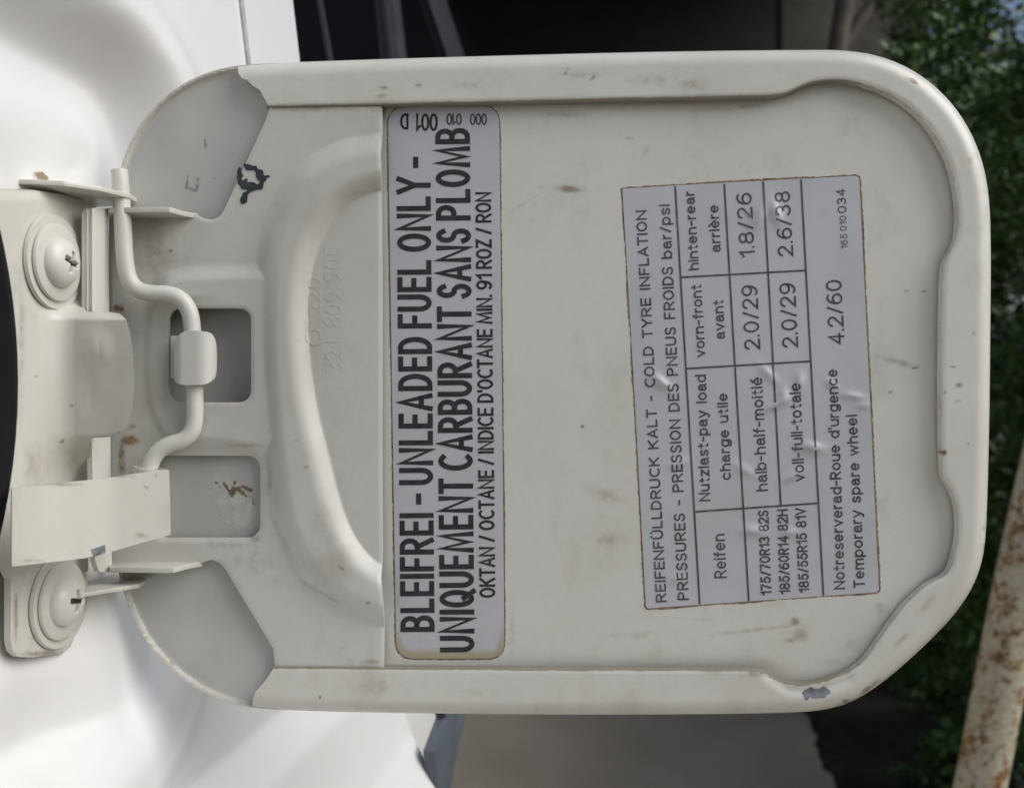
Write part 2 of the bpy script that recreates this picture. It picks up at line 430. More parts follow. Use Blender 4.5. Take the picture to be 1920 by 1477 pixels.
# ------------------------------------------------------------------ hinge bracket in the recess
OB = -.0070
ctr = carray(120, 750, OB)
br_poly = np.array([(-40, 352), (60, 356), (140, 368), (156, 376), (159, 390), (159, 579), (163, 584), (208, 585), (224, 588), (236, 598), (243, 618), (248, 650), (252, 710), (249, 760), (243, 790), (232, 808), (214, 818), (195, 820), (174, 821), (168, 828), (166, 910), (166, 1068), (158, 1076), (140, 1082), (139, 1195), (133, 1212), (118, 1224), (60, 1232), (36, 1231), (24, 1220), (20, 1200), (20, 1085), (12, 1070), (-40, 1060)], float)
br_sd = poly_sdf(br_poly)
def br_map(x, y, h):            # the middle of the plate turns square to the pin and ends in the stop tab
    r = rays(x, y); py_ = ((HINGE-CAM)@V+OB+h)/(r@V)
    w = sstep(556, 600, y)*sstep(915, 812, y)
    k = .010; lim = .2088-.00003*(x-150)-h; t = np.clip(.5+.5*(lim-py_)/k, 0, 1)
    flat = lim*(1-t)+py_*t-k*t*(1-t)
    return frontal(x, y, py_-(py_-flat)*w)
def br_h(x, y):
    return .0010*np.exp(-(((x-188)/22)**2+((y-655)/34)**2))-.0005*np.exp(-(((x-180)/16)**2+((y-740)/34)**2))-.0008*sstep(380, 350, y)+.00015*(vnoise(x, y, 50, 51)-.5)
st_b = blot([(68, 705, 5, 4, .6), (135, 760, 6, 5, .65), (117, 827, 6, 4, .8, -35), (60, 860, 20, 60, .35), (140, 870, 25, 40, .4), (40, 620, 10, 200, .4), (60, 350, 50, 10, .8), (10, 340, 20, 15, .9), (90, 1225, 60, 8, .7), (30, 1150, 6, 60, .7)])
bracket = sheet('hinge_bracket', poly_sdf(br_poly), (-45, 345, 256, 1240), 3, br_map, br_h, .0014, M['bracket'], car_root, tdir=-V, attrs={'dirt_tone': st_b, 'rust': blot([(232, 814, 14, 6, .6), (240, 592, 10, 6, .5)])})
# upper and lower ears: level sheets that carry the pin
def ear(name, pts, z, up, mat=None):
    return prism(name, [level(a, b, z) for a, b in pts], (0, 0, up), mat or M['bracket'], bracket, .0003)
ear('pin_ear', [(-20, 345), (60, 346), (120, 349), (190, 359), (244, 372), (257, 380), (252, 386), (180, 389), (100, 372), (30, 358), (-20, 350)], .0430, .0011)
ear('pin_ear', [(140, 1092), (200, 1074), (262, 1076), (274, 1086), (262, 1094), (150, 1112)], -.0420, -.0010)
# bright strip edge of the bracket behind the tab
strip_poly = [(163, 398), (168, 390), (203, 390), (206, 700), (210, 1072), (186, 1072), (178, 1050), (172, 830), (163, 580)]
sheet('edge_strip', poly_sdf(strip_poly), (155, 385, 215, 1076), 3, lambda x, y, h: carray(x, y, -.0015+h), lambda x, y: -.0016*sstep(176, 162, x), .0012, M['metal_paint'], bracket, tdir=-V, attrs={'dirt_tone': blot([(204, 560, 3, 60, .35), (208, 880, 4, 60, .4)])})

# screws with washers
def screw(px, py, rot):
    c = carray(px, py, OB+.0012)
    tilt = V
    w1 = lathe('washer', [(.0035, .0), (.0098, .0), (.0100, .0004), (.0098, .0010), (.0035, .0011)], carray(px-18, py, OB+.0001), V, M['bracket'], bracket)
    w2 = lathe('washer', [(.0035, .0), (.0079, .0), (.0082, .0004), (.0080, .0009), (.0070, .0013), (.0035, .0013)], carray(px-12, py, OB+.0011), V, M['bracket'], bracket)
    # dome with a cross recess cut down into it
    seg, rings = 96, 40; Rh, Hh = .0053, .0036
    vs = []; fs = []; fm = []
    a = np.cross(V, K); b = K.copy()
    cen = carray(px-6, py, OB+.0023)
    for i in range(rings+1):
        r = Rh*(1-i/rings)
        for k in range(seg):
            t = 2*math.pi*k/seg; x, y = r*math.cos(t), r*math.sin(t)
            xr = x*math.cos(rot)+y*math.sin(rot); yr = -x*math.sin(rot)+y*math.cos(rot)
            h = Hh*math.sqrt(max(0, 1-(r/Rh)**2.4))*.92
            inx = min(abs(xr), abs(yr)); mx = max(abs(xr), abs(yr))
            cut = max(0, min(1, (.00066-inx)/.0003))*max(0, min(1, (.0024-mx)/.0005))
            h -= cut*.0017
            vs.append(cen+a*x+b*y+V*h)
            if i == rings: pass
    for i in range(rings):
        for k in range(seg):
            k2 = (k+1) % seg; f = (i*seg+k, i*seg+k2, (i+1)*seg+k2, (i+1)*seg+k); fs.append(f)
            r = Rh*(1-(i+.5)/rings); t = 2*math.pi*(k+.5)/seg; x, y = r*math.cos(t), r*math.sin(t)
            xr = x*math.cos(rot)+y*math.sin(rot); yr = -x*math.sin(rot)+y*math.cos(rot)
            fm.append(1 if (min(abs(xr), abs(yr)) < .00046 and max(abs(xr), abs(yr)) < .0022) else 0)
    mesh_obj('screw', vs, fs, None, bracket, mats=[M['metal_paint'], M['slot']], fmat=fm, smooth=50)
screw(116, 492, .30); screw(126, 1126, .20)
# rubber ring of the filler neck, just inside the frame
cs = car(-.1172, 0, .002)
lathe('filler_seal', [(.020, -.012), (.050, -.010), (.066, -.004), (.0715, .0035), (.0735, .0048), (.0758, .0040), (.0765, .0), (.0760, -.008)], cs, V, M['rubber'], car_root, 96)
# bent leaf spring crossing from the bracket towards the flap
leaf_poly = [(22, 915), (120, 905), (200, 896), (260, 887), (317, 880), (319, 940), (320, 1002), (270, 1016), (212, 1033), (160, 1046), (100, 1053), (22, 1062)]
def leaf_map(x, y, h): return frontal(x, y, sum(np.interp(x+k, [-20, 20, 60, 100, 150, 200, 320, 360], [.1560, .1730, .1840, .1900, .1950, .2000, .2075, .2095]) for k in (-24, -12, 0, 12, 24))/5-h)
leaf = sheet('leaf_spring', poly_sdf(leaf_poly), (20, 875, 324, 1066), 3, leaf_map, lambda x, y: .0007*np.exp(-((x-165)/25)**2), .0008, M['leaf_spring'], car_root, tdir=(-.6, .8, 0), attrs={'dirt_tone': blot([(120, 908, 60, 4, .6), (220, 893, 40, 4, .6), (265, 1003, 20, 8, .5), (292, 892, 6, 5, .6), (60, 1050, 30, 5, .5)])})
sheet('paint_chip', poly_sdf([(171, 1030), (197, 1021), (199, 1036), (176, 1044)]), (168, 1018, 202, 1048), 3, lambda x, y, h: leaf_map(x, y, .0007*np.exp(-((x-165)/25)**2)+.00012), None, .0001, M['chip_grey'], leaf, tdir=(-.6, .8, 0))

# ------------------------------------------------------------------ the open fuel flap
flap_root = thing('fuel_flap', 'open cream white fuel filler flap with two silver stickers and a wire spring', 'fuel flap', tuple(flap(np.array(1000.), np.array(1338.))))
OUT = np.array([(214, 420), (219, 345), (232, 292), (258, 238), (298, 190), (345, 155), (400, 132), (450, 122), (520, 118), (750, 110), (1000, 103), (1250, 97), (1500, 94),
       (1580, 94), (1650, 104), (1720, 135), (1780, 186), (1820, 245), (1845, 310), (1856, 380), (1858, 480), (1857, 600), (1855, 800), (1850, 980), (1844, 1045), (1825, 1100), (1790, 1152), (1745, 1199),
       (1700, 1241), (1655, 1279), (1615, 1306), (1570, 1326), (1500, 1336), (1250, 1339), (1000, 1339), (750, 1336), (600, 1333), (480, 1328), (420, 1316), (350, 1282), (285, 1220), (248, 1158), (228, 1100), (216, 1040)], float)
OUT = chaikin(OUT, 2)
out_sdf = poly_sdf(OUT)
INN = [(505, 201), (715, 197), (1000, 190), (1250, 185), (1450, 181), (1476, 176), (1500, 163), (1528, 153), (1565, 149), (1610, 154), (1680, 180), (1732, 222), (1773, 282), (1793, 345), (1799, 410), (1793, 452), (1778, 478), (1770, 496), (1767, 560), (1765, 700), (1766, 880),
       (1772, 900), (1788, 925), (1798, 965), (1798, 1005), (1788, 1055), (1774, 1080), (1748, 1090), (1712, 1118), (1684, 1150), (1655, 1190), (1625, 1235), (1597, 1258), (1550, 1276), (1510, 1283), (1478, 1281), (1452, 1271), (1432, 1257), (1400, 1254), (1200, 1254), (1000, 1254), (720, 1252), (514, 1250)]
INN = np.vstack([INN[:1], chaikin(INN, 2, closed=False)[1:-1], INN[-1:]])
# hem = outer edge folded over, from its cut end at the upper left round to the lower left
top_end = [(486, 168), (470, 158), (464, 150), (454, 148), (447, 138), (444, 110)]
bot_end = [(500, 1272), (478, 1298), (474, 1312), (470, 1345)]
hem_poly = np.vstack([INN, bot_end, [(700, 1420), (2000, 1420), (2000, 20), (444, 20)], top_end[::-1]])
hem_raw = poly_sdf(hem_poly)
def hem_sdf(x, y): return np.maximum(hem_raw(x, y), out_sdf(x, y))
HEM = 3.3*MM
inn_line = line_dist(INN)
def hem_h(x, y):
    d = np.clip(-out_sdf(x, y), 0, 26); r = 26.0
    rnd = (1-np.sqrt(np.clip(1-(1-d/r)**2, 0, 1)))*3.0*MM
    di = inn_line(x, y)
    ease = .35*MM*np.clip(1-di/7, 0, 1)**2
    wav = (vnoise(x, y, 150, 3)-.5)*.35*MM+(vnoise(x, y, 55, 4)-.5)*.12*MM
    crease = .9*MM*np.exp(-(line_dist([(1440, 1268), (1480, 1292), (1530, 1296), (1590, 1272)])(x, y)/9)**2)
    low = .4*MM*sstep(-20, 20, y-1270)*np.exp(-((x-1430)/90)**2)
    return HEM-rnd-ease+wav-crease*.6-low*.5
well_sdf = poly_sdf(rrect(296, 556, 494, 776, 30))
def skin_h(x, y):
    d = -out_sdf(x, y)
    left = sstep(560, 460, x)
    lip = 1.3*MM*sstep(12, 4, d)*left
    sink = -.5*MM*np.exp(-(inn_line(x, y)/16)**2)*sstep(700, 1200, x)
    wav = (vnoise(x, y, 210, 5)-.5)*.35*MM*sstep(5, 60, d)+(vnoise(x, y, 70, 8)-.5)*.05*MM
    well = -2.2*MM*sstep(14, -14, well_sdf(x, y))
    return lip+sink+wav+well
def grey_a(x, y): return .62*sstep(722, 712, x)*(.75+.5*vnoise(x, y, 60, 6))*sstep(8, 22, -out_sdf(x, y))
chips = blot([(1068, 355, 26, 8, .75, 5), (1130, 925, 55, 14, .42, 20), (1145, 1010, 40, 20, .40), (1092, 799, 6, 5, .8), (1490, 1165, 12, 10, .75), (1500, 1190, 22, 16, .55), (1480, 1200, 14, 8, .6), (1690, 680, 55, 8, .5, 15), (1700, 545, 10, 4, .6), (1732, 546, 7, 4, .7),
              (1670, 735, 6, 4, .8), (1715, 690, 10, 3, .8), (1130, 350, 20, 5, .3), (985, 380, 50, 2, .5, -32), (1010, 350, 14, 5, .4), (1210, 285, 10, 22, .45, 20), (1180, 260, 14, 6, .4), (1400, 200, 40, 6, .5), (1350, 205, 60, 5, .4), (1060, 215, 60, 7, .45), (1420, 1180, 120, 6, .45, -6), (1300, 1160, 80, 4, .35, 4),
              (1190, 1190, 60, 10, .35), (960, 1180, 12, 60, .3), (1650, 1140, 14, 16, .45), (1600, 1210, 30, 18, .4), (1560, 1240, 30, 10, .4), (370, 340, 8, 14, .35), (440, 200, 10, 6, .3)])
def edge_dirt(x, y):
    di = inn_line(x, y)
    return np.maximum(np.maximum(chips(x, y), .22*sstep(13, 6, -out_sdf(x, y))*sstep(560, 460, x)), (.85+.30*vnoise(x, y, 60, 12))*np.exp(-(di/5.0)**2)*sstep(400, 200, y))
skin = sheet('outer_skin', out_sdf, (210, 90, 1862, 1342), 4, lambda x, y, h: flap(x, y, h), skin_h, .9*MM, M['paint'], flap_root, attrs={'dirt_tone': edge_dirt, 'grey': grey_a, 'rust': blot([(1770, 848, 7, 6, .8)])})
hem_st = blot([(1060, 138, 5, 4, .8), (1065, 130, 7, 3, .6), (1112, 146, 10, 5, .7, -40), (1100, 140, 60, 9, .40), (880, 160, 40, 12, .42), (720, 165, 12, 5, .6), (715, 180, 18, 5, .5), (785, 160, 10, 5, .6), (1220, 150, 60, 14, .42), (1300, 160, 40, 16, .42), (560, 150, 30, 6, .3),
               (1585, 1314, 10, 6, 1.0), (1625, 1292, 16, 7, .8, -35), (1640, 1280, 18, 6, .6, -38), (1500, 1276, 60, 12, .45), (1415, 1262, 30, 8, .55), (1340, 1262, 40, 5, .4), (600, 1306, 4, 4, .9), (700, 1290, 90, 20, .3), (900, 1300, 120, 14, .28), (1690, 1200, 30, 8, .5, -45), (1740, 1130, 40, 12, .4, -50), (1845, 990, 4, 10, .6), (1845, 1025, 4, 14, .6),
               (1798, 722, 8, 6, .75), (1796, 752, 8, 4, .5), (1787, 687, 8, 3, .8), (1770, 848, 7, 6, .9), (1772, 735, 4, 4, .7), (1815, 832, 4, 4, .7), (1825, 625, 6, 6, .5), (1830, 290, 18, 30, .3), (1820, 300, 8, 12, .45), (1480, 1250, 10, 5, .6), (1450, 1262, 25, 6, .6)])
def hem_d(x, y):
    return np.maximum(hem_st(x, y), (.70+.3*vnoise(x, y, 45, 13))*(.35+.65*sstep(1700, 1450, x))*np.exp(-(inn_line(x, y)/3.2)**2))
hem = sheet('hem', hem_sdf, (440, 88, 1862, 1342), 4, lambda x, y, h: flap(x, y, h), hem_h, 2.6*MM, M['paint'], flap_root, attrs={'dirt_tone': hem_d, 'rust': blot([(1712, 152, 13, 5, .9, 30), (1700, 146, 8, 4, .7, 30), (1770, 848, 6, 5, .9), (1772, 735, 3, 3, .7), (1775, 545, 3, 4, .6), (1585, 1314, 7, 4, .6)])})
def decal(name, sdf, box, hbase, mat, parent, step=2.0, hf=None, thick=.05*MM):
    return sheet(name, sdf, box, step, lambda x, y, h: flap(x, y, h), (lambda x, y: hf(x, y)+hbase) if hf else (lambda x, y: hbase+0*x), thick, mat, parent)
def ragged(sd, amp, sc, seed):
    return lambda x, y: sd(x, y)+amp*(vnoise(x, y, sc, seed)-.5)*2
decal('paint_chip', ragged(poly_sdf([(1502, 1297), (1520, 1288), (1548, 1288), (1560, 1298), (1545, 1307), (1510, 1309)]), 4, 8, 3), (1492, 1280, 1570, 1316), .10*MM, M['chip_grey'], hem, 3, hem_h)

# ---------------------------------------------------------------- hinge plate pressed with a bead
HP = 2.5*MM
plate_out = np.array([(204, 402), (340, 400), (362, 398), (372, 404), (382, 409), (398, 412), (412, 406), (420, 394), (499, 224), (504, 206), (508, 198), (716, 196), (717, 240), (713, 290), (715, 340), (716, 500), (716, 900), (717, 1050), (714, 1085), (719, 1150), (720, 1180), (719, 1254), (516, 1254), (514, 1232), (512, 1215), (426, 1072), (412, 1054), (396, 1049), (380, 1054), (366, 1064), (340, 1070), (204, 1072)], float)
hole_c = rrect(316, 578, 471, 754, 22)
hole_d = rrect(290, 854, 488, 1008, 24)
sd_po, sd_c, sd_d = poly_sdf(plate_out), poly_sdf(hole_c), poly_sdf(hole_d)
def plate_sdf(x, y): return np.maximum.reduce([sd_po(x, y), -sd_c(x, y), -sd_d(x, y)])
rib = chaikin([(760, 250), (716, 252), (650, 262), (600, 282), (556, 316), (522, 360), (500, 410), (488, 470), (482, 540), (482, 640), (486, 720), (494, 800), (502, 880), (512, 950), (532, 1020), (563, 1078), (610, 1122), (660, 1148), (716, 1172), (760, 1185), (760, 1080), (716, 1066), (682, 1036), (653, 990), (632, 930), (613, 850), (592, 770), (580, 690), (574, 610), (576, 540), (590, 470), (618, 418), (645, 384), (680, 364), (716, 354), (760, 350)], 2)
rib_sdf = poly_sdf(rib)
pad = poly_sdf(chaikin([(500, 506), (440, 510), (330, 512), (296, 530), (284, 580), (282, 700), (288, 770), (310, 815), (345, 832), (440, 836), (500, 850), (560, 800), (560, 560)], 2))
pocket = poly_sdf(chaikin([(288, 590), (330, 560), (480, 566), (480, 762), (420, 770), (350, 826), (312, 800), (288, 740)], 2))
def plate_h(x, y):
    d = np.clip(-rib_sdf(x, y)+3, 0, None)
    crest = np.sin(np.pi/2*np.clip(d/44, 0, 1))
    p = sstep(16, -16, pad(x, y))
    h = HP+np.maximum(3.1*crest, 1.7*p)*MM
    h = h-.7*MM*sstep(12, -8, pocket(x, y))*sstep(420, 340, x)
    h = h-.3*MM*sstep(14, -2, sd_d(x, y))
    h = h+(vnoise(x, y, 120, 21)-.5)*.25*MM+(vnoise(x, y, 40, 22)-.5)*.05*MM
    return h-.25*MM*sstep(-6, 0, plate_sdf(x, y))
pl_st = blot([(215, 760, 10, 60, .4), (300, 480, 60, 60, .38), (230, 640, 30, 120, .30), (320, 470, 4, 4, .9), (290, 460, 40, 30, .28), (560, 640, 10, 3, .3), (555, 825, 5, 5, .5), (575, 875, 8, 4, .5), (640, 1065, 10, 3, .7, 35), (690, 1130, 5, 4, .8), (640, 1215, 14, 4, .5), (430, 1020, 50, 12, .45), (480, 1010, 16, 10, .5), (480, 1050, 60, 30, .32), (520, 1090, 30, 20, .33), (700, 1240, 40, 6, .5), (600, 1252, 120, 4, .55), (455, 835, 50, 5, .45), (505, 900, 6, 60, .4, 0), (530, 1010, 6, 60, .45, -28), (610, 1115, 70, 5, .45, 32), (600, 205, 110, 6, .45), (500, 470, 6, 60, .28, 12), (680, 360, 45, 5, .35, -8), (575, 590, 5, 50, .35), (583, 700, 5, 60, .3)])  # blots also darken the bead and pad edges and the hinge side
plate = sheet('hinge_plate', plate_sdf, (200, 190, 724, 1258), 3, lambda x, y, h: flap(x, y, h), plate_h, 1.0*MM, M['hinge'], flap_root, attrs={'dirt_tone': pl_st, 'rust': blot([(243, 826, 22, 14, .72), (228, 862, 10, 40, .62), (222, 578, 16, 10, .70), (250, 800, 12, 8, .5), (555, 825, 4, 4, .4), (575, 875, 6, 3, .4)])}, smooth=45)

# side flanges of the hinge plate turned towards the pin
def flange(name, near, root, py_near, t):
    (a, b), (c, d) = near, root
    hN, hR = 10.0*MM, 1.6*MM
    pts = [flap(np.array(float(a)), np.array(py_near), hN), flap(np.array(float(b)), np.array(py_near), hN), flap(np.array(float((b+d)/2)), np.array(py_near), (hN+hR)*.42), flap(np.array(float(d)), np.array(py_near), hR), flap(np.array(float(c)), np.array(py_near), hR)]
    z = pts[0][2]
    pts = [np.array([p[0], p[1], z]) for p in pts]
    return prism(name, pts, (0, 0, t), M['hinge'], plate, .25*MM)
flange('pin_flange', (203, 318), (203, 372), 399., 1.2*MM)
flange('pin_flange', (205, 325), (205, 380), 1063., -1.2*MM)

# wire spring: cranked rod from the upper ear through the clip and down behind the leaf
wp = [(223, 318, 8.5), (225, 335, 8.5), (228, 380, 8.5), (231, 430, 8.5), (234, 490, 8.5), (240, 522, 8.3), (256, 544, 8), (284, 551, 7.6), (315, 550, 7.2), (341, 560, 6.8), (356, 583, 6.4), (361, 612, 6.2), (363, 670, 6), (365, 730, 6), (366, 780, 6.2), (362, 808, 6.6), (344, 826, 7.2), (318, 832, 7.8), (296, 845, 8.2), (283, 865, 8.5), (277, 890, 8.5), (274, 930, 8.5)]
wpts = chaikin(np.array([flap(np.array(float(a)), np.array(float(b)), c*MM) for a, b, c in wp]), 3, closed=False)
vs, fs = tube_geo(wpts, np.r_[[.4*MM, 1.2*MM, 1.6*MM], np.full(len(wpts)-3, 1.85*MM)], 18)
mesh_obj('spring_wire', vs, fs, M['metal_paint'], flap_root, smooth=60)
# collar of the wire at the leaf
lathe('wire_collar', [(1.85*MM, -.5*MM), (3.6*MM, -.5*MM), (3.8*MM, 0), (3.6*MM, .8*MM), (1.85*MM, .8*MM)], flap(np.array(282.), np.array(884.), 8.3*MM), (0.15, 0, 1), M['hinge'], flap_root, 24)
# clip: a tongue of the plate rolled over the wire
prof = [(322, 2.2), (326, 5.2), (332, 8.0), (344, 9.2), (362, 9.4), (382, 9.1), (396, 8.0), (402, 6.2), (402, 4.5)]
def clip_map(x, y, h): return flap(x, y, h)
clip_poly = chaikin([(326, 621), (385, 619), (399, 630), (403, 650), (403, 700), (397, 714), (383, 722), (329, 722), (326, 700)], 2)
def clip_h(x, y): return 9.2*MM-2.6*MM*np.clip((x-358)/46, 0, 1)**3-1.6*MM*np.clip((340-x)/16, 0, 1)**2
sheet('wire_clip', poly_sdf(clip_poly), (322, 615, 406, 726), 2.5, clip_map, clip_h, 1.3*MM, M['metal_paint'], flap_root)
prism('clip_root', [flap(np.array(float(a)), np.array(float(b)), 1.0*MM) for a, b in [(339, 632), (352, 632), (352, 710), (339, 710)]], -NF*6.0*MM, M['hinge'], flap_root, .3*MM)

# dark scratched-through mark on the plate
def cap_union(segs, amp, seed):
    fns = [(line_dist([a, b]), r) for a, b, r in segs]
    return lambda x, y: np.minimum.reduce([f(x, y)-r for f, r in fns])+amp*(vnoise(x, y, 7, seed)-.5)*2
mk = cap_union([((461, 310), (478, 316), 4), ((478, 316), (496, 336), 5), ((496, 336), (486, 350), 5), ((486, 350), (462, 352), 6), ((462, 352), (446, 334), 6), ((446, 334), (452, 318), 3), ((465, 352), (456, 376), 5), ((496, 330), (507, 334), 2), ((448, 342), (456, 348), 5)], 6.5, 17)
decal('scratch_mark', mk, (430, 298, 520, 390), .16*MM, M['chip'], plate, 1.6, plate_h)
mk2 = cap_union([((405, 905), (412, 912), 1.5), ((420, 908), (432, 925), 2), ((440, 905), (436, 930), 2), ((446, 915), (462, 930), 2.5), ((455, 912), (470, 920), 2.5), ((468, 925), (476, 945), 1.5)], 3.2, 19)
decal('scratch_mark', mk2, (398, 895, 484, 955), .12*MM, M['stain'], skin, 1.5, skin_h)
mk3 = ragged(poly_sdf(chaikin([(392, 918), (410, 885), (440, 900), (470, 930), (484, 960), (470, 985), (440, 992), (420, 975), (405, 945)], 2)), 8, 6, 23)
M['worn'] = plain('worn_cream_patch', (.50, .50, .475), .6, var=.12, vscale=500)
decal('worn_patch', mk3, (380, 875, 496, 1002), .06*MM, M['worn'], skin, 2, skin_h)
M['scuff'] = plain('pale_scuff', (.29, .31, .32), .6, var=.3, vscale=900)
for sg, sd in (([((384, 262), (386, 272), 1.2), ((386, 272), (384, 282), 1)], 5), ([((352, 330), (350, 352), 1.5), ((372, 335), (368, 358), 1.8), ((355, 352), (364, 356), 1.5)], 6)):
    a = np.array([p for s_ in sg for p in s_[:2]])
    decal('scuff', cap_union(sg, 2, sd), (a[:, 0].min()-8, a[:, 1].min()-8, a[:, 0].max()+8, a[:, 1].max()+8), .08*MM, M['scuff'], skin, 1.5, skin_h)

# ------------------------------------------------------------------ lettering tools
def text_mesh(s, offset=0.0):
    cu = bpy.data.curves.new('t', 'FONT'); cu.body = s; cu.offset = offset; cu.resolution_u = 3
    ob = bpy.data.objects.new('t', cu); COL.objects.link(ob)
    me = ob.to_mesh(); v = np.array([w.co[:2] for w in me.vertices]); f = [tuple(p.vertices) for p in me.polygons]
    ob.to_mesh_clear(); bpy.data.objects.remove(ob); bpy.data.curves.remove(cu); return v, f
_cap = text_mesh('H')[0]; CAP = _cap[:, 1].max()-_cap[:, 1].min()
def lettering(s, p0, p1, cap, mat, parent, hf, h0, offset=.012, name='lettering', relief=0):
    v, f = text_mesh(s, offset)
    x0, x1 = v[:, 0].min(), v[:, 0].max()
    p0, p1 = np.array(p0, float), np.array(p1, float); L = np.linalg.norm(p1-p0); e1 = (p1-p0)/L; e2 = np.array([e1[1], -e1[0]])
    q = p0+((v[:, 0]-x0)/(x1-x0)*L)[:, None]*e1+(v[:, 1]/CAP*cap)[:, None]*e2
    h = hf(q[:, 0], q[:, 1])+h0
    top = flap(q[:, 0], q[:, 1], h)
    if relief:
        n = len(top); ed = {}
        for t in f:
            for i in range(len(t)): ed[(t[i], t[(i+1) % len(t)])] = 1
        w = [(b, a, a+n, b+n) for (a, b) in ed if (b, a) not in ed]
        return mesh_obj(name, np.vstack([top, top+NF*relief]), list(f)+w, mat, parent, smooth=0)
    return mesh_obj(name, top, f, mat, parent, smooth=0)

